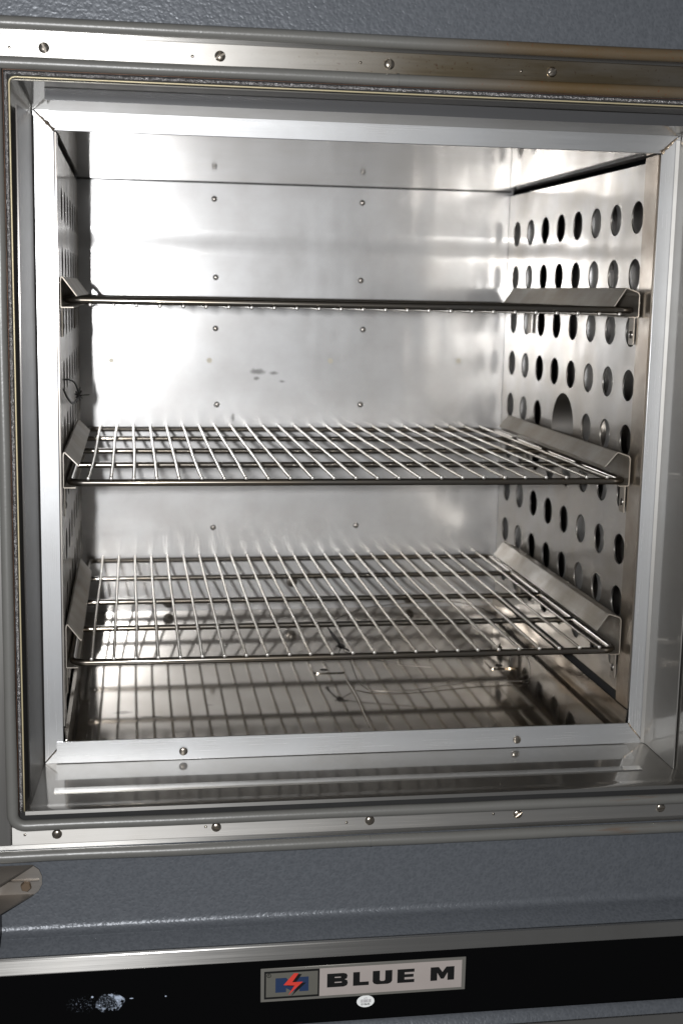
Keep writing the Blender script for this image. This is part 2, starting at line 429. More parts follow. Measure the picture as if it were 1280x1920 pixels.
# floor pan with upturned sides
P(MB().sheet([(0.0016, 0.012), (0.0030, 0.0), (0.5050, 0.0), (0.5064, 0.012)], -0.001, 'y', 0.0016, D - 0.0007), 'chamber_floor', M_FLOOR, 'x')
YC = [0.0470 + 0.0539 * k for k in range(8)]
ZR = [0.4570, 0.4063, 0.3560, 0.3065, 0.2563, 0.2055, 0.1540, 0.1045, 0.0545]
def perf(x, sgn, big):
    hs = []
    for z in ZR:
        for y in YC:
            if big and z == 0.2563 and y in (YC[3], YC[4]): continue
            if big and z == 0.2055 and y in (YC[3], YC[4]): y_ = y; z_ = z - 0.002
            else: y_, z_ = y, z
            hs.append(dict(c=(y_, z_), r=0.0144, poly=circle(y_, z_, 0.0144)))
    if big: hs.append(dict(c=(0.228, 0.2505), r=0.0352, poly=circle(0.228, 0.2505, 0.0352, 44)))
    return cut_sheet([(0.0016, 0.0205), (D - 0.0016, 0.0205), (D - 0.0016, H - 0.0055), (0.0016, H - 0.0055)], hs, lambda p, q: (x, p, q), (sgn * 0.0014, 0, 0))
P(perf(W, 1, True), 'perforated_side_wall', M_SIDE, 'z', 40)
P(perf(0.0, -1, False), 'perforated_side_wall', M_SIDE, 'z', 40)
# damper sheets and duct backs behind the perforations
def damper(x, sgn):
    hs = []
    for y in (0.064, 0.1305, 0.2325, 0.2815, 0.337):
        for z in ZR:
            zz = z + (z - .386) * .0145; hs.append(dict(c=(y, zz), r=0.0162, poly=circle(y, zz, 0.0162)))
    if sgn > 0:
        hs = [h for h in hs if not (abs(h['c'][0] - 0.24) < 0.06 and abs(h['c'][1] - 0.2505) < 0.054)]
        hs.append(dict(c=(0.238, 0.2505), r=0.042, poly=circle(0.238, 0.2505, 0.042, 44)))
    return cut_sheet([(0.004, 0.004), (D - 0.003, 0.004), (D - 0.003, H - 0.004), (0.004, H - 0.004)], hs, lambda p, q: (x, p, q), (sgn * 0.001, 0, 0))
P(damper(W + 0.0065, 1), 'damper_sheet', M_DAMPER, 'z', 40)
P(damper(-0.0065, -1), 'damper_sheet', M_DAMPER, 'z', 40)
for sx in (-1, 1):
    x0 = -0.034 if sx < 0 else W + 0.0335
    P(MB().box(min(x0, x0 + sx * .001), max(x0, x0 + sx * .001), 0.002, D, 0.0, H), 'duct_back', M_DARK, 'z')
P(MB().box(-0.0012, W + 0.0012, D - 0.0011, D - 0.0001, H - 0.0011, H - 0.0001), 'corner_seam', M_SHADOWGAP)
for xa, xb in ((-0.0060, -0.0016), (W + .0016, W + .0060)): P(MB().box(xa, xb, 0.0018, D - .002, 0.001, 0.0290), 'gap_shade_strip', M_SHADOWGAP)  # added black strips standing for the shade in the gap below the walls
# port sleeve behind the large hole
mb = MB(); ring = []
n = 40
V = []; F = []
for j, (x_, r_) in enumerate(((W + .0016, .0352), (W + .031, .0352), (W + .031, .0362), (W + .0016, .0362))):
    for k in range(n):
        a = 2 * math.pi * k / n; V.append((x_, 0.228 + r_ * math.cos(a), 0.2505 + r_ * math.sin(a)))
for j in range(3):
    for k in range(n): F.append((j * n + k, j * n + (k + 1) % n, (j + 1) * n + (k + 1) % n, (j + 1) * n + k))
P(mb.add(V, F), 'port_sleeve', M_SIDE, 'z', 40)
# front edge strips on the side walls
P(MB().box(W - 0.0016, W - 0.0003, 0.0014, 0.030, 0.0135, H - 0.001), 'edge_strip', steel('edge_strip_steel', (0.46, 0.42, 0.37), .22, .45, .5, .3, .0006, 30, grime=.3, tint=warm(.8, (0.28, 0.22, 0.16, 1))), 'z')
P(MB().box(0.0003, 0.0014, 0.0014, 0.030, 0.0135, H - 0.001), 'edge_strip', M_SIDE, 'z')

# rivets, back wall screws and witness marks
def dome(r, h, seg=14, base=0.0):
    pr = [(r, base)] + [(r * math.cos(a), base + h * math.sin(a)) for a in [math.pi / 2 * k / 5 for k in range(1, 6)]]
    return pr
rv = MB().lathe(dome(0.0034, 0.0016), (0, 0, 0), (0, -1, 0), 14).build('rivet_mesh_source', M_RIVET, None, 'x', 60, (0, 0, 0))
rivet_me = rv.data; bpy.data.objects.remove(rv)
for x, z in ((.155, .4895), (.157, .3999), (.157, .3406), (.1588, .2509), (.155, .1023), (.3289, .4901), (.329, .3998), (.333, .342), (.3317, .252), (.3297, .1035)):
    sub(oven, 'rivet', rivet_me, Vector((x, D, z)) - BASE)
lb = MB().lathe([(0.0032, 0), (0.0032, .0004)], (0, 0, 0), (0, -1, 0), 14).build('m', plain('tan_plug', (0.50, 0.47, 0.40), .5, .5), None, 'x', 60, (0, 0, 0))
plug_me = lb.data; bpy.data.objects.remove(lb)
for x, z in ((.0358, .3018), (.1499, .3031), (.2942, .3042), (.4515, .306)): sub(oven, 'plug', plug_me, Vector((x, D, z)) - BASE)
bs = MB().lathe([(0.0068, 0), (0.0068, .0012), (0.0058, .002), (.0045, .0021), (.0042, .0045), (.003, .0055), (.001, .0058)], (0, 0, 0), (0, -1, 0), 18).build('m', M_RIVET, None, 'x', 40, (0, 0, 0))
bs_me = bs.data; bpy.data.objects.remove(bs)
for x, z in ((.1014, .0105), (.3985, .0105), (.2514, .0343)): sub(oven, 'bolt', bs_me, Vector((x, D, z)) - BASE)

# flange round the chamber mouth, mitred
FO = dict(l=-0.0167, r=0.5247, t=0.5245, b=-0.0195)
g = 0.00025
def slab(quad, y0, y1):
    V = [(x, y0, z) for x, z in quad] + [(x, y1, z) for x, z in quad]
    return MB().add(V, [(0, 1, 2, 3), (7, 6, 5, 4), (0, 4, 5, 1), (1, 5, 6, 2), (2, 6, 7, 3), (3, 7, 4, 0)])
flq = {'t': [(FO['l'] + g, FO['t']), (FO['r'] - g, FO['t']), (W - g, H), (0 + g, H)],
       'b': [(0 + g, 0), (W - g, 0), (FO['r'] - g, FO['b']), (FO['l'] + g, FO['b'])],
       'l': [(FO['l'], FO['t'] - g), (0, H - g), (0, 0 + g), (FO['l'], FO['b'] + g)],
       'r': [(W, H - g), (FO['r'], FO['t'] - g), (FO['r'], FO['b'] + g), (W, 0 + g)]}
for k, q in flq.items():
    o = P(slab(q, 0.0, 0.0012), 'flange', M_FLANGE, 'x' if k in 'tb' else 'z', 30); bevel(o, 0.0005, 2)
# weld seams along the mitres
for (a, b) in (((0.0004, H + .0004), (-0.0135, 0.5215)), ((W - .0004, H + .0004), (0.5215, 0.5215)), ((W, -0.0003), (0.5225, -0.0180)), ((0, -0.0003), (-.0150, -0.018))):
    pts = []; rs = []
    for i in range(15):
        f = i / 14; pts.append((a[0] + (b[0] - a[0]) * f + rnd.uniform(-.0003, .0003), 0.0001, a[1] + (b[1] - a[1]) * f + rnd.uniform(-.0003, .0003)))
        rs.append((0.0017 if b[1] > .3 else .0007) * (0.6 + 0.8 * rnd.random()) * (1 - 0.6 * f))
    P(MB().tube(pts, rs, 6), 'weld_seam', M_WELD)

# throat between flange and door frame
YL = -0.0635
LZ1, LZ0 = 0.5334, 0.5244      # top and bottom of the upper plate's lip
def zfloor(y): return -0.0200 + 0.2250 * y
P(MB().sheet([(0.001, 0.5244), (YL, 0.5368)], 0.001, 'x', -0.0275, 0.5420), 'throat_panel', M_THROAT, 'x')
P(MB().sheet([(0.001, zfloor(0)), (-0.0575, zfloor(-.0575)), (-0.0605, -0.0337), (-0.0640, -0.0338), (-0.0666, -0.0350), (-0.0670, -0.0374)], -0.001, 'x', -0.0275, 0.5420), 'throat_panel', M_THROAT, 'x', 50)
P(MB().sheet([(-0.0172, 0.001), (-0.0278, YL)], -0.001, 'z', -0.0345, 0.5360), 'throat_panel', M_THROAT, 'z')
P(MB().sheet([(0.5250, 0.001), (0.5420, YL)], 0.001, 'z', -0.0345, 0.5360), 'throat_panel', M_THROAT, 'z')
# sill plate folded over the lower flange, upper plate with a down-turned lip, side plates
o = P(MB().sheet([(-0.0012, 0.0002), (-0.0012, -0.0186)], 0.0009, 'x', -0.0058, 0.5058, 4), 'sill_face', M_FLANGE, 'x', 25)
sp = [(-0.0022, zfloor(-.0022) + .0009), (-0.0035, zfloor(-.0035) + .0009)] + [(y, zfloor(y) + .0009) for y in (-.015, -.028, -.036)] + [(-0.0440, zfloor(-.0440) + .0020)]
o = P(MB().sheet(sp, 0.0009, 'x', -0.0060, 0.5060, 24), 'breaker_plate', M_FLANGE2, 'x', 25)
o['label'] = 'sill plate folded over the lower flange'
o = P(MB().sheet([(-0.0025, 0.5236), (-0.0506, LZ1 - .0004)], 0.0009, 'x', -0.0035, 0.5300, 4), 'breaker_plate', M_THROAT, 'x', 25)
add_to(o, MB().sheet([(-0.0508, LZ1), (-0.0517, LZ1 - .0002), (-0.0521, LZ1 - .0012), (-0.0518, LZ0)], 0.0009, 'x', -0.0035, 0.5300, 24, 0.0003), 'plate_lip', M_BREAKER, 'x', 25)
o['label'] = 'upper plate with a dark down-turned lip'
def side_plate(prof, xc, s, top):
    mb = MB(); n = 26; V = []; F = []; N = len(prof)
    for j in range(n + 1):
        f = j / n
        bow = xc * (math.sin(math.pi * f) ** 2 + 0.5 * noise.noise(Vector((f * 5, 3, s))))
        for pr_, dx in ((prof, 0), (prof[::-1], s * .0009)):
            for x, y in pr_:
                zb_ = zfloor(min(y, 0)) + .0014
                V.append((x + dx - bow * abs(y) / .06, y, zb_ + (top - zb_) * f))
    L = 2 * N
    for j in range(n):
        for k in range(L): F.append((j * L + k, j * L + (k + 1) % L, (j + 1) * L + (k + 1) % L, (j + 1) * L + k))
    for e in (0, n):
        for i in range(N - 1): F.append((e * L + i, e * L + i + 1, e * L + L - 2 - i, e * L + L - 1 - i))
    return mb.add(V, F)
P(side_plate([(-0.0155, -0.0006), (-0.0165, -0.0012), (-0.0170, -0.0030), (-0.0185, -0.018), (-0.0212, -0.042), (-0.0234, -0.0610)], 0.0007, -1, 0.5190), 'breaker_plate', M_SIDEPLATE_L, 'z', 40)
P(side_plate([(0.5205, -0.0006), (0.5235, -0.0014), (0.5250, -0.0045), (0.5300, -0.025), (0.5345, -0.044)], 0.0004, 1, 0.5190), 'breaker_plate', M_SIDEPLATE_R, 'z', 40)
YF = -0.102
CAM_SCALE = True

# door frame: strips, beads, gaskets
def ring_pts(l, r, t, b, rad0, y, n=6):
    pts = []
    for cx, cz, a0, rad in ((r - rad0, t - rad0, 0, rad0), (l + rad0 * .35, t - rad0 * .35, 90, rad0 * .35), (l + rad0, b + rad0, 180, rad0), (r - rad0, b + rad0, 270, rad0)):
        for k in range(n + 1):
            a = R(a0 + 90 * k / n); pts.append((cx + rad * math.cos(a), y, cz + rad * math.sin(a)))
    out = []
    for i in range(len(pts)):
        p = Vector(pts[i]); q = Vector(pts[(i + 1) % len(pts)]); out.append(p)
        d = (q - p).length
        if d > 0.05:
            m_ = int(d / 0.02)
            for j in range(1, m_): out.append(p.lerp(q, j / m_))
    return out
def gasket(l, r, t, b, rad, y, rr, wob):
    pts = ring_pts(l, r, t, b, rad, y)
    pts = [p + Vector((noise.noise(p * 9) * wob, 0, noise.noise(p * 9 + Vector((5, 5, 5))) * wob)) for p in pts]
    rs = [rr * (1 + 0.05 * noise.noise(p * 20)) for p in pts]
    return MB().tube(pts, rs, 16, True)
o = P(gasket(-0.0338, 0.5720, 0.5418, -0.0302, 0.010, YF - .0045, 0.0044, .0006), 'inner_gasket', M_GASKET, 'x', 180)
o = P(gasket(-0.0565, 0.5950, 0.5688, -0.0556, 0.014, YF - .0045, 0.0047, .0006), 'outer_gasket', M_GASKET, 'x', 180)
# gasket joints
for x, z, r_ in ((0.2562, 0.5418, .00475), (0.2491, -0.0556, .0049)):
    P(MB().lathe([(r_, -0.0004), (r_, 0.0004)], (x, YF - .0045, z), (1, 0, 0.05), 20), 'gasket_joint', plain('joint', (0.10, 0.10, 0.095), .5))
# strips
def strip(name_z0, z1, x0, x1):
    return MB().sheet([(YF + .0035, name_z0), (YF - .0015, name_z0 + .0005), (YF - .0015, z1 - .0005), (YF + .0035, z1)], 0.001, 'x', x0, x1)
s_top = P(MB().box(-0.20, 0.70, YF - .0020, YF + .002, 0.5445, 0.5618), 'frame_strip', M_STRIP, 'x'); bevel(s_top, .0006)
s_bot = P(MB().box(-0.0352, 0.70, YF - .0020, YF + .002, -0.0473, -0.0320), 'frame_strip', M_STRIP, 'x'); bevel(s_bot, .0006)
s_l = P(MB().box(-0.052, -0.0356, YF - .0023, YF + .002, -0.0473, 0.5440), 'frame_strip', M_STRIP, 'z'); bevel(s_l, .0006)
s_r = P(MB().box(0.5740, 0.5900, YF - .0023, YF + .002, -0.0315, 0.5440), 'frame_strip', M_STRIP, 'z'); bevel(s_r, .0006)
P(MB().box(-0.20, 0.70, YF - .0006, YF + .002, 0.5620, 0.5650), 'strip_edge', M_TRIM, 'x')
P(MB().box(-0.052, 0.70, YF - .0006, YF + .002, -0.0512, -0.0475), 'strip_edge', M_TRIM, 'x')
# dark channel carrying the gasket, cream bead, silver braid
P(MB().box(-0.042, -0.0246, YF + .0006, YF + .004, -0.031, 0.5455).box(0.5520, 0.580, YF + .0006, YF + .004, -0.031, 0.5455)
  .box(-0.0246, 0.5520, YF + .0006, YF + .004, 0.5318, 0.5455).box(-0.0246, 0.5520, YF + .0006, YF + .004, -0.034, -0.0225), 'gasket_channel', M_SHADOWGAP)
def path3(pts, step=.006):
    out = []
    for a, b in zip(pts, pts[1:]):
        a, b = Vector(a), Vector(b); m_ = max(1, int((b - a).length / step))
        out += [a.lerp(b, j / m_) for j in range(m_)]
    return out + [Vector(pts[-1])]
def cornered(l, r, t, b, rad):
    pts = [(l, YF - .0012, b)] + [(l + rad - rad * math.cos(R(a)), YF - .0012, t - rad + rad * math.sin(R(a))) for a in (0, 30, 60, 90)]
    return pts + [(r - rad + rad * math.sin(R(a)), YF - .0012, t - rad + rad * math.cos(R(a))) for a in (0, 30, 60, 90)] + [(r, YF - .0012, b)]
pp = path3(cornered(-0.0274, 0.5508, 0.5352, -0.0195, .0006))
pp = [p + Vector((rnd.uniform(-1, 1), rnd.uniform(-1, 1), rnd.uniform(-1, 1))) * 0.00012 for p in pp]
P(MB().tube(pp, [0.00115 * (1 + rnd.uniform(-.10, .10)) for _ in pp], 8), 'braid', M_BRAID, 'x', 180)
P(MB().tube(path3(cornered(-0.0250, 0.5490, 0.5325, -0.0195, .004), .03), 0.0006, 8), 'cream_bead', M_CREAM, 'x', 180)
P(MB().tube(path3(cornered(-0.0292, 0.5526, 0.5374, -0.0235, .0006), .03), 0.00025, 6), 'edge_bead', plain('brown_bead', (0.12, 0.06, 0.035), .4, .5), 'x', 180)

# slotted screws
def screw_mesh(r, h):
    bm = bmesh.new()
    prof = [(r * 1.0, 0)] + [(r * math.cos(a), h * math.sin(a)) for a in [math.pi / 2 * k / 7 for k in range(0, 8)]]
    def dm():
        b = bmesh.new(); seg = 26
        rings = []
        for r_, hh in prof[1:-1]: rings.append([b.verts.new((r_ * math.cos(2 * math.pi * k / seg), -hh, r_ * math.sin(2 * math.pi * k / seg))) for k in range(seg)])
        top = b.verts.new((0, -h, 0))
        for i in range(len(rings) - 1):
            for k in range(seg): b.faces.new((rings[i][k], rings[i][(k + 1) % seg], rings[i + 1][(k + 1) % seg], rings[i + 1][k]))
        for k in range(seg): b.faces.new((rings[-1][k], rings[-1][(k + 1) % seg], top))
        b.faces.new(rings[0]); return b
    me = bpy.data.meshes.new('screw')
    mb = MB(); sw = r * 0.17
    for sgn in (-1, 1):
        b = dm()
        res = bmesh.ops.bisect_plane(b, geom=b.verts[:] + b.edges[:] + b.faces[:], plane_co=(sgn * sw, 0, 0), plane_no=(-sgn, 0, 0), clear_outer=True)
        ed = [e for e in b.edges if e.is_boundary]
        bmesh.ops.holes_fill(b, edges=ed)
        b.verts.index_update(); mb.add([tuple(v.co) for v in b.verts], [tuple(v.index for v in f.verts) for f in b.faces]); b.free()
    mb.box(-sw, sw, -h * .45, 0, -r * .97, r * .97)
    o = mb.build('m', M_SCREW, None, 'x', 35, (0, 0, 0)); me = o.data; bpy.data.objects.remove(o); return me
SCREW = screw_mesh(0.0041, 0.0022)
SCREW_S = screw_mesh(0.0037, 0.0016)
def put(parent, me, x, y, z, rot, name='screw'):
    o = sub(parent, name, me, cam_scale((x, y, z)) - BASE); o.rotation_euler = (0, R(rot), 0); return o
for i, rot in enumerate((-25, 62, 4, 55, 20)): put(s_top, SCREW, -0.0002 + 0.1250 * i, YF - .0020, 0.5531, rot)
for i, rot in enumerate((50, 105, 15, -125, -100)): put(s_bot, SCREW, -0.0004 + 0.1248 * i, YF - .0020, -0.0391, rot)
pin = MB().lathe([(0.0012, 0), (0.0011, .0005), (0.0004, .0008)], (0, 0, 0), (0, -1, 0), 10).build('m', M_SCREW, None, 'x', 60, (0, 0, 0)); pin_me = pin.data; bpy.data.objects.remove(pin)
for x, z in ((-.0241, .5524), (.1048, .5521), (.2282, .5533), (.3509, .5527)): put(s_top, pin_me, x, YF - .002, z, 0, 'nail_head')
for x, z in ((-.0250, -.0385), (.116, -.0384), (.2301, -.040), (.3531, -.0382)): put(s_bot, pin_me, x, YF - .002, z, 0, 'nail_head')
CAM_SCALE = False
for x in (.1021, .4022): put(oven, SCREW_S, x, -0.0021, -.0115, 12 if x < .2 else -35)
CAM_SCALE = True
# fine scratch wire lying on the lower strip
# painted front
FP = YF + .0022
P(MB().box(-0.36, 0.86, FP, FP + .0015, 0.5652, 0.78), 'front_panel', M_BLUE)
prof = [(FP, -0.0515), (FP, -0.1160), (FP - .0007, -0.1190), (FP - .0024, -0.1212), (FP - .0050, -0.1224), (FP - .0085, -0.1233)]
P(MB().sheet(prof, 0.0012, 'x', -0.36, 0.86), 'front_panel', M_BLUE, 'x', 50)
P(MB().box(-0.36, -0.0525, FP, FP + .0015, -0.0513, 0.5650), 'front_panel', M_BLUE)
P(MB().box(0.5905, 0.86, FP, FP + .0015, -0.0513, 0.5650), 'front_panel', M_BLUE)
P(MB().sheet([(FP - .0070, -0.1235), (FP - .0092, -0.1240), (FP - .0225, -0.1312)], 0.0012, 'x', -0.36, 0.86), 'panel_ledge', M_BLUE, 'x', 50)
YT = -0.1265
tr = P(MB().box(-0.36, 0.86, YT, YT + .004, -0.1452, -0.1318), 'trim_bar', M_TRIM); bevel(tr, .0011, 3)
YB = -0.1245
blk = P(MB().box(-0.36, 0.86, YB, YB + .002, -0.2085, -0.1453), 'control_panel', M_BLACK)
P(MB().sheet([(YB, -0.2040), (YB - .003, -0.2050), (YB - .006, -0.2120)], -0.0012, 'x', -0.36, 0.86), 'panel_ledge', M_BLUE, 'x', 50)
tr2 = P(MB().box(-0.36, 0.86, YB - .0085, YB - .0045, -0.232, -0.2122), 'trim_bar', M_TRIM); bevel(tr2, .001, 3)
# cabinet carcass
P(MB().box(-0.36, 0.86, YB + .0022, YB + .0035, -0.35, -0.2086), 'lower_panel', M_BLUE)
P(MB().box(-0.37, -0.3605, FP, 0.66, -0.35, 0.79).box(0.8605, 0.87, FP, 0.66, -0.35, 0.79).box(-0.3604, 0.8604, 0.65, 0.66, -0.35, 0.79)
  .box(-0.3604, 0.8604, FP + .002, 0.6499, 0.7805, 0.79).box(-0.3604, 0.8604, FP + .01, 0.6499, -0.35, -0.34), 'cabinet_shell', M_BLUE)

# hinge brackets of the (removed) door, left edge
def hinge(z0, flip=1):
    hb = thing_part = bpy.data.objects.new('hinge_bracket', None)
    return hb
def tri(mb, pts, y0, y1):
    n = len(pts); V = [(x, y0, z) for x, z in pts] + [(x, y1, z) for x, z in pts]
    F = [tuple(range(n)), tuple(range(n, 2 * n))[::-1]] + [(i, (i + 1) % n, n + (i + 1) % n, n + i) for i in range(n)]
    return mb.add(V, F)
YH = FP - .0008
M_HINGE = steel('hinge_steel', (0.34, 0.32, 0.30), 0.3, 0.55, 0.7, 0.3, 0.0004, 30, grime=.3, tint=warm(.3, (0.15, 0.12, 0.10, 1)))
hb = tri(MB(), [(-0.12, -0.0655), (-0.0195, -0.0655), (-0.0150, -0.0690), (-0.0128, -0.0745), (-0.0128, -0.0815), (-0.0155, -0.0868), (-0.0200, -0.0905), (-0.12, -0.0905)], YH - .0015, YH)
hb = P(hb, 'hinge_bracket', M_HINGE, 'x', 30)
add_to(oven, MB().sheet([(YH - .0016, -0.0770), (YH - .003, -0.0772)], 0.0010, 'x', -0.12, -0.0150), 'bracket_rib', M_HINGE)
# two folded cheeks of the channel, cut to a point
def cheek(z_in, z_out, s):
    mb = MB()
    V = [(-0.0195, YH - .0016, z_in), (-0.12, YH - .0016, z_in), (-0.12, YH - .030, z_out), (-0.062, YH - .030, z_out)]
    V2 = [(x, y, z + s * .0014) for x, y, z in V]
    return mb.add(V + V2, [(0, 1, 2, 3), (7, 6, 5, 4), (0, 4, 5, 1), (1, 5, 6, 2), (2, 6, 7, 3), (3, 7, 4, 0)])
o = add_to(oven, cheek(-0.0660, -0.0800, 1), 'bracket_cheek', M_HINGE); o2 = add_to(oven, cheek(-0.0890, -0.1010, -1), 'bracket_cheek', M_HINGE)
add_to(oven, MB().lathe([(.0042, 0), (.0042, .0035), (.0036, .0042)], (-0.0250, YH - .0015, -0.0815), (0, -1, 0), 6), 'bolt', M_RUST, 'x', 20)
add_to(oven, MB().box(-0.12, -0.0445, YH - .030, YH, -0.118, -0.0925), 'hinge_knuckle', plain('dark_hinge', (0.012, 0.011, 0.011), .4, .3))
# upper hinge corner
o = add_to(oven, tri(MB(), [(-0.12, 0.605), (-0.030, 0.590), (-0.0275, 0.5870), (-0.0300, 0.5845), (-0.12, 0.575)], YH - .004, YH), 'hinge_bracket', M_HINGE)
add_to(oven, tri(MB(), [(-0.12, 0.6065), (-0.034, 0.5925), (-0.031, 0.5885), (-0.12, 0.6025)], YH - .012, YH - .0045), 'bracket_cheek', plain('dark_hinge_upper', (0.02, 0.018, 0.02), .4, .3))

# ---------------- nameplate
YN = YB - .0009
PX0, PX1, PZ0, PZ1 = 0.1592, 0.3287, -0.1815, -0.1525
U = (PX1 - PX0) / 1173.0; ZU = (PZ1 - PZ0) / 200.0
def pt(u, v): return (PX0 + u * U, PZ1 - v * ZU)      # u right, v down, in plate units
plate = P(MB().box(PX0, PX1, YN, YB - .00005, PZ0, PZ1), 'nameplate', M_PLATE); bevel(plate, .0003, 1)
def flat(parent, name, polys, y, mat, th=.00012):
    mb = MB()
    for poly in polys:
        n_ = len(poly); V = [(x, y, z) for x, z in poly] + [(x, y - th, z) for x, z in poly]
        tris = geometry.tessellate_polygon([[Vector((x, z, 0)) for x, z in poly]])
        F = [tuple(i + n_ for i in t) for t in tris] + [(i, (i + 1) % n_, n_ + (i + 1) % n_, n_ + i) for i in range(n_)]
        mb.add(V, F)
    return mb.build(name, mat, parent, 'x', 0, None)
def rect(u0, v0, u1, v1): return [pt(u0, v0), pt(u1, v0), pt(u1, v1), pt(u0, v1)]
flat(plate, 'silver_field', [rect(331, 17, 1150, 183)], YN - .00002, M_PLATE_W)
flat(plate, 'logo_border', [rect(20, 17, 331, 29), rect(20, 171, 331, 183), rect(20, 29, 30, 171), rect(321, 29, 331, 171)], YN - .00002, M_INK)
flat(plate, 'logo_field', [rect(30, 29, 321, 171)], YN - .00002, M_PLATE_G)
yl = YN - .00016
# navy block M of the emblem, bolt shadow, bolt
flat(plate, 'emblem_block', [[pt(83, 60), pt(143, 60), pt(170, 95), pt(215, 60), pt(269, 60), pt(269, 146), pt(218, 146), pt(218, 122), pt(182, 146), pt(143, 122), pt(143, 146), pt(83, 146)]], yl, M_NAVY)
def bolt(dx, dy): return [pt(x + dx, y + dy) for x, y in ((187, 34), (212, 36), (176, 88), (237, 88), (155, 164), (190, 108), (128, 102))]
flat(plate, 'emblem_shadow', [bolt(18, 7)], yl - .00013, M_INK)
flat(plate, 'emblem_bolt', [bolt(0, 0)], yl - .00026, M_RED)
# block letters
LT = 52; LB = 134; hgt = LB - LT
def L(x0, x1, shape): return [pt(x0 + (x1 - x0) * a, LT + hgt * b) for a, b in shape]
def text_part(polys): return flat(plate, 'letter', polys, yl, M_INK, .00015)
text_part([L(374, 492, [(0, 0), (.78, 0), (.93, .06), (.98, .2), (.95, .4), (.84, .47), (.97, .55), (1, .75), (.95, .92), (.8, 1), (0, 1)])])
for v0, v1, a1 in ((.25, .32, .66), (.62, .69, .70)):
    flat(plate, 'letter_counter', [L(374, 492, [(.36, v0), (a1, v0), (a1, v1), (.36, v1)])], yl - .00016, M_PLATE_W, .00008)
text_part([L(522, 612, [(0, 0), (.42, 0), (.42, .74), (1, .74), (1, 1), (0, 1)])])
text_part([L(634, 746, [(0, 0), (.36, 0), (.36, .68), (.42, .77), (.58, .77), (.64, .68), (.64, 0), (1, 0), (1, .78), (.93, .93), (.78, 1), (.22, 1), (.07, .93), (0, .78)])])
text_part([L(776, 874, [(0, 0), (1, 0), (1, .23), (.42, .23), (.42, .385), (.95, .385), (.95, .60), (.42, .60), (.42, .77), (1, .77), (1, 1), (0, 1)])])
text_part([L(968, 1106, [(0, 0), (.34, 0), (.5, .38), (.66, 0), (1, 0), (1, 1), (.72, 1), (.72, .42), (.56, .88), (.44, .88), (.28, .42), (.28, 1), (0, 1)])])
# registered mark
def ringpoly(u, v, r0, r1, n=20):
    ps = []
    for k in range(n):
        a, b = 2 * math.pi * k / n, 2 * math.pi * (k + 1) / n
        ps.append([(pt(u, v)[0] + r * U * math.cos(t), pt(u, v)[1] + r * U * math.sin(t)) for r, t in ((r0, a), (r1, a), (r1, b), (r0, b))])
    return ps
flat(plate, 'registered_ring', ringpoly(46, 42, 9.5, 12.5), yl, M_INK)
def font_mesh(txt, size, x, z, y, mat, parent, name, bold=0.0):
    cu = bpy.data.curves.new(name, 'FONT'); cu.body = txt; cu.size = size; cu.align_x = 'CENTER'; cu.align_y = 'CENTER'; cu.extrude = 0.00005; cu.offset = bold
    tmp = bpy.data.objects.new('tmp', cu); C.objects.link(tmp); bpy.context.view_layer.update()
    me = bpy.data.meshes.new_from_object(tmp.evaluated_get(bpy.context.evaluated_depsgraph_get())); bpy.data.objects.remove(tmp)
    me.transform(Matrix.Rotation(R(90), 4, 'X')); me.materials.clear(); me.materials.append(mat)
    o = bpy.data.objects.new(name, me); C.objects.link(o); o.parent = parent; o.location = cam_scale((x, y, z)) - BASE; return o
font_mesh('R', .0026, pt(46, 42)[0], pt(46, 42)[1], yl - .00006, M_INK, plate, 'registered_letter')

# ---------------- barcode sticker
SX, SZ = 0.2455, -0.1868
el = [(SX + .0073 * math.cos(2 * math.pi * k / 40), SZ + .0052 * math.sin(2 * math.pi * k / 40)) for k in range(40)]
stick = flat(oven, 'barcode_sticker', [el], YB - .00005, M_STICK, .00015)
bars = []; x = SX - .0042; r2 = random.Random(3)
while x < SX + .0042:
    wd = r2.choice((.00012, .00018, .0003, .00042)); bars.append([(x, SZ + .0018), (x + wd, SZ + .0018), (x + wd, SZ - .0011), (x, SZ - .0011)]); x += wd + r2.choice((.00015, .0002, .0003))
flat(stick, 'barcode', bars, YB - .00024, M_GREYINK, .00003)
font_mesh('010645', .0026, SX, SZ - .0026, YB - .00028, M_INK, stick, 'serial_digits', .00003)
font_mesh('ATR', .0016, SX, SZ + .0028, YB - .00028, M_GREYINK, stick, 'small_print')

CAM_SCALE = False
# ---------------- floor clips
def clip(x, y, wdt):
    foot = [(x, y + .032), (x, y + .004), (x + .001, y + .001), (x + .004, y), (x + wdt - .005, y), (x + wdt - .001, y + .0015), (x + wdt, y + .005), (x + wdt + .002, y + .032)]
    hole = dict(c=(x + wdt * .35, y + .0095), r=.0042, poly=circle(x + wdt * .35, y + .0095, .0042, 16))
    mb = cut_sheet(foot, [hole], lambda p, q: (p, q, .0011), (0, 0, -.0010))
    o = P(mb, 'element_clip', M_FLOOR, 'x', 40)
    add_to(o, MB().lathe([(.0038, 0), (.0036, .0003)], (x + wdt * .35, y + .0095, .0002), (0, 0, 1), 16), 'screw_hole', M_HOLE)
clip(0.2415, 0.182, .033)
clip(0.4285, 0.182, .030)

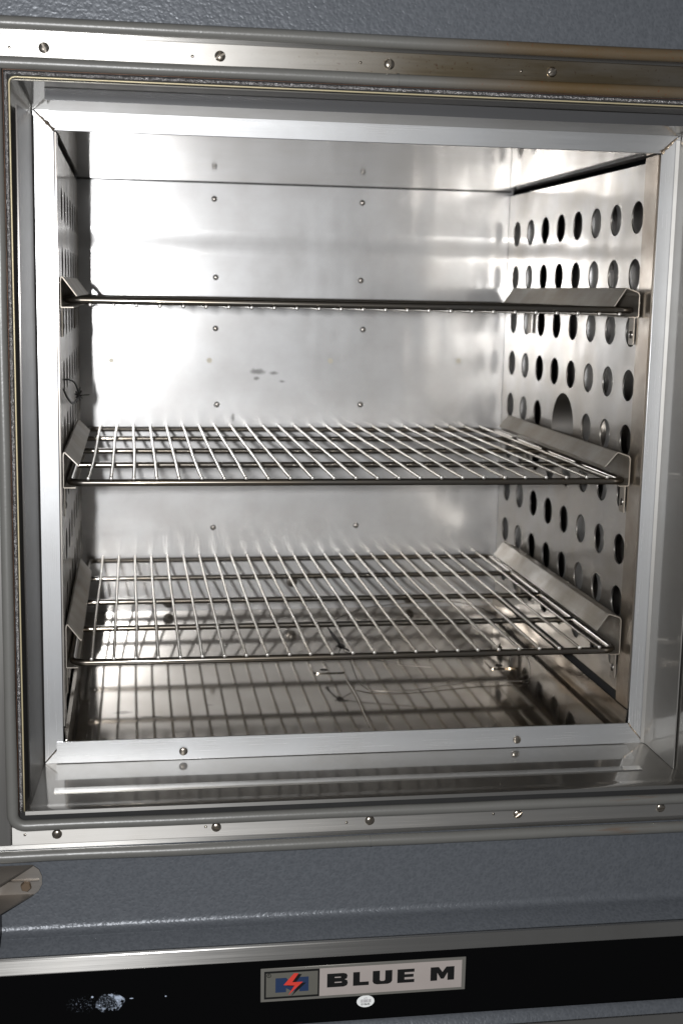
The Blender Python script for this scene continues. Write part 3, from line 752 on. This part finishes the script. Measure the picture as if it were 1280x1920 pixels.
# ================================================================== shelf supports (hang in the side wall holes)
SH = [('top', 0.3750, -1), ('middle', 0.2220, 1), ('bottom', 0.0642, 1)]
RAILS = {'top': (-.0067, .0194, .0035), 'middle': (-.0048, .0264, .0143), 'bottom': (-.0048, .0345, .0195)}   # ledge, ridge and flap-tip heights against the shelf bar
def rail_mesh(side, zb, nm):
    lo, hi, tip = RAILS[nm]; lo += zb; hi += zb; tip += zb
    if side < 0: pr = [(0.0125, lo), (0.0026, lo), (0.0017, lo + .0012), (0.0017, hi - .0045), (0.0024, hi - .0007), (0.0040, hi - .0003), (0.0156, tip)]; th = -.0009
    else: pr = [(0.4945, lo), (0.5030, lo), (0.5042, lo + .0012), (0.5042, hi - .0062), (0.5026, hi - .0035), (0.4925, hi), (0.4908, hi - .0004), (0.4802, tip - .0006)]; th = .0009
    return MB().sheet(pr, th, 'y', 0.0205, 0.305 if side < 0 else 0.373, 20, 0.0003)
def make_support(side, zb, label, nm):
    base = Vector((0.002 if side < 0 else 0.503, 0.02, zb))
    t = thing('shelf_support', base, label, 'shelf support', 'sheet steel shelf supports hung on the side walls')
    rail_mesh(side, zb, nm).build('rail', M_RAIL, t, 'y', 25, base)
    x = 0.0016 if side < 0 else 0.5045
    mb = None
    for ya in (0.0325, 0.285 if side < 0 else 0.345): MB().box(x, x + .0011, ya, ya + .0115, zb - .031, zb + .004).build('hanging_tab', M_RAIL, t, 'z', 25, base)
    sgn = 1 if side < 0 else -1
    xx = x + .0011 if side < 0 else x
    MB().lathe(dome(.0036, .0016), (xx, .0385, zb - .022), (sgn, 0, 0), 14).build('rivet', M_RIVET, t, 'x', 60, base)
    return t
NAMES = {0: 'top', 1: 'middle', 2: 'bottom'}
for i, (nm, zb, _) in enumerate(SH):
    make_support(-1, zb, f'folded steel rail on the left wall holding the left edge of the {nm} wire shelf', nm)
    make_support(1, zb, f'folded steel rail on the right wall holding the right edge of the {nm} wire shelf', nm)

# ================================================================== wire shelves
RB, RW = 0.0031, 0.00150
def shelf_frame_pts(zb):
    return ring_xy(0.0075, 0.4985, 0.0200, 0.4560, 0.011, zb)
def ring_xy(l, r, f, b, rad, z, n=6):
    pts = []
    for cx, cy_, a0 in ((r - rad, b - rad, 0), (l + rad, b - rad, 90), (l + rad, f + rad, 180), (r - rad, f + rad, 270)):
        for k in range(n + 1):
            a = R(a0 + 90 * k / n); pts.append((cx + rad * math.cos(a), cy_ + rad * math.sin(a), z))
    return pts
SLAB = {'top': 'wire shelf in the top position, seen edge-on with its wires underneath its frame',
        'middle': 'steel wire shelf in the middle position, seen slightly from above',
        'bottom': 'steel wire shelf in the bottom position, just above the oven floor'}
first = None
org = Vector((0.253, 0.238, 0))
def local(pts): return [Vector(p) - Vector((org.x, org.y, 0)) for p in pts]
frame_me = MB().tube(local(ring_xy(0.0075, 0.4985, 0.0200, 0.4560, 0.011, 0)), RB, 14, True).build('m', M_BAR, None, 'x', 180, (0, 0, 0))
fm = frame_me.data; bpy.data.objects.remove(frame_me)
cb = MB().tube(local([(0.0075, 0, 0), (0.2, 0, 0), (0.4985, 0, 0)]), RB * .92, 12).build('m', M_BAR, None, 'x', 60, (0, 0, 0)); cbm = cb.data; bpy.data.objects.remove(cb)
cbm.transform(Matrix.Translation((0, org.y, 0)))
def wire_me(seed):
    r3 = random.Random(seed)
    pts = []; y0, y1 = 0.0154, 0.4592; N = 14
    a1, a2 = r3.uniform(-.0007, .0007), r3.uniform(-.0005, .0005)
    for k in range(N + 1):
        f = k / N; pts.append((a1 * math.sin(math.pi * f) + a2 * math.sin(2 * math.pi * f), y0 + (y1 - y0) * f - org.y, -0.00035 * math.sin(math.pi * f * 4) ** 2))
    rs = [RW] * (N + 1)
    mb = MB().tube(pts, rs, 8)
    mb.lathe([(RW * 1.12, 0.0), (RW * 1.15, .0006), (RW * .85, .0011), (RW * .3, .0013)], (pts[0][0], y0 - org.y + .0004, 0), (0, -1, 0), 10)
    o = mb.build('m', M_WIRE, None, 'y', 50, (0, 0, 0)); me = o.data; bpy.data.objects.remove(o)
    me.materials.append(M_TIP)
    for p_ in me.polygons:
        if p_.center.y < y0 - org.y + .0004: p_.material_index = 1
    return me
WM = [wire_me(s) for s in range(6)]
XS = {'top': 0.0261, 'middle': 0.0228, 'bottom': 0.0239}
for i, (nm, zb, fl) in enumerate(SH):
    t = thing('wire_shelf', (org.x, org.y, zb), SLAB[nm], 'wire shelf', 'wire shelves in the oven chamber')
    sub(t, 'frame', fm, (0, 0, 0))
    for y in (0.1350, 0.2435, 0.3560): sub(t, 'crossbar', cbm, (0, y - org.y, 0))
    for k in range(25):
        o = sub(t, 'wire', WM[(k * 5 + i * 2 + k // 4) % 6], (XS[nm] + 0.0191 * k - org.x + rnd.uniform(-.0003, .0003), rnd.uniform(-.0004, .0004), fl * (RB + RW * .8) if fl > 0 else -.0036))
        if fl < 0: o.rotation_euler = (0, math.pi, 0)
    t.rotation_euler = (0, R(rnd.uniform(-.05, .05)), 0)

# ================================================================== loose wires
def smooth_path(pts, n=8):
    P_ = [Vector(p) for p in pts]; out = []
    for i in range(len(P_) - 1):
        p0 = P_[max(i - 1, 0)]; p1 = P_[i]; p2 = P_[i + 1]; p3 = P_[min(i + 2, len(P_) - 1)]
        for k in range(n):
            t = k / n
            out.append(0.5 * ((2 * p1) + (-p0 + p2) * t + (2 * p0 - 5 * p1 + 4 * p2 - p3) * t * t + (-p0 + 3 * p1 - 3 * p2 + p3) * t ** 3))
    return out + [P_[-1]]
tw = thing('tie_wire', (0.27, 0.18, 0.0), 'thin springy length of loose steel wire coiled on the chamber floor with a knotted end', 'wire')
B0 = (0.27, 0.18, 0.0)
loop = smooth_path([(0.2705, 0.184, .0275), (0.2760, 0.165, .017), (0.2790, 0.140, .006), (0.2835, 0.124, .0025), (0.2912, 0.1154, .0015), (0.3118, 0.1118, .0014), (0.3400, 0.1150, .0016), (0.3622, 0.1213, .0022),
                    (0.4032, 0.1321, .003), (0.4475, 0.1317, .0022), (0.4607, 0.1531, .003), (0.4689, 0.1876, .008), (0.4640, 0.222, .026), (0.4457, 0.2523, .0423), (0.4260, 0.290, .0445), (0.4045, 0.3063, .0432), (0.3600, 0.303, .0428), (0.3157, 0.2887, .0423), (0.2850, 0.268, .039), (0.2629, 0.2446, .0348)])
MB().tube(loop, 0.00048, 6).build('coil', M_LOOSE, tw, 'x', 180, B0)
MB().tube(smooth_path([(0.2694, 0.1821, .0283), (0.2900, 0.1550, .0235), (0.3189, 0.1368, .0210), (0.3503, 0.1241, .0211)]), 0.00048, 6).build('free_end', M_LOOSE, tw, 'x', 180, B0)
tail = MB().tube(smooth_path([(0.2629, 0.2446, .0348), (0.2650, 0.212, .031), (0.2694, 0.1821, .0283), (0.2760, 0.172, .0265)]), 0.00075, 6)
tail.tube(smooth_path([(0.2640, 0.2400, .0325), (0.2665, 0.208, .0325), (0.2700, 0.1835, .0275)]), 0.0007, 6)
tail.build('twisted_tail', M_BLACKWIRE, tw, 'x', 180, B0)
kn = []
for k in range(26):
    a = k * 1.15; kn.append((0.2694 + .0021 * math.cos(a) + (k - 13) * .00012, 0.1825 + .002 * math.sin(a * .7), .0283 + .0019 * math.sin(a)))
mk = MB().tube(smooth_path(kn, 3), .0006, 6)
mk.tube([(0.2694, .1825, .028), (0.2630, .1800, .0290)], .0005, 5).tube([(0.2694, .1825, .028), (0.2655, .176, .0225)], .0005, 5).tube([(0.2694, .1825, .028), (0.2735, .180, .0300)], .0005, 5)
mk.build('knot', M_BLACKWIRE, tw, 'x', 180, B0)
sw = thing('straight_wire', (0.272, 0.07, 0.0), 'fine straight wire lying front to back on the chamber floor under the knot', 'wire')
MB().tube(smooth_path([(0.2705, 0.155, .0012), (0.2715, 0.10, .0016), (0.2700, 0.050, .0012), (0.2690, 0.012, .0009)]), .00042, 6).build('strand', M_LOOSE, sw, 'x', 180, (0.272, 0.07, 0.0))
lw = thing('wire_loop', (0.005, 0.12, 0.29), 'blackened wire looped through the holes of the left wall', 'wire')
B1 = (0.005, 0.12, 0.29)
MB().tube(smooth_path([(0.0035, 0.02, .3010), (0.0050, 0.06, .2900), (0.0062, 0.13, .2800), (0.0085, 0.20, .2815), (0.0070, 0.16, .2960), (0.0040, 0.11, .3030), (-0.001, 0.09, .3040)]), .0009, 6).build('loop', M_BLACKWIRE, lw, 'x', 180, B1)
mk = MB()
for k in range(9):
    a = k * .7 * 2; mk.tube([(0.0085, 0.2, .2815), (0.0085 + .003 * math.cos(a), 0.2 + .02 * math.sin(a * 1.3), .2815 + .006 * math.sin(a))], .0008, 5)
mk.tube([(0.0085, .2, .2815), (0.0180, .215, .2812)], .0005, 5)
mk.build('knot', M_BLACKWIRE, lw, 'x', 60, B1)
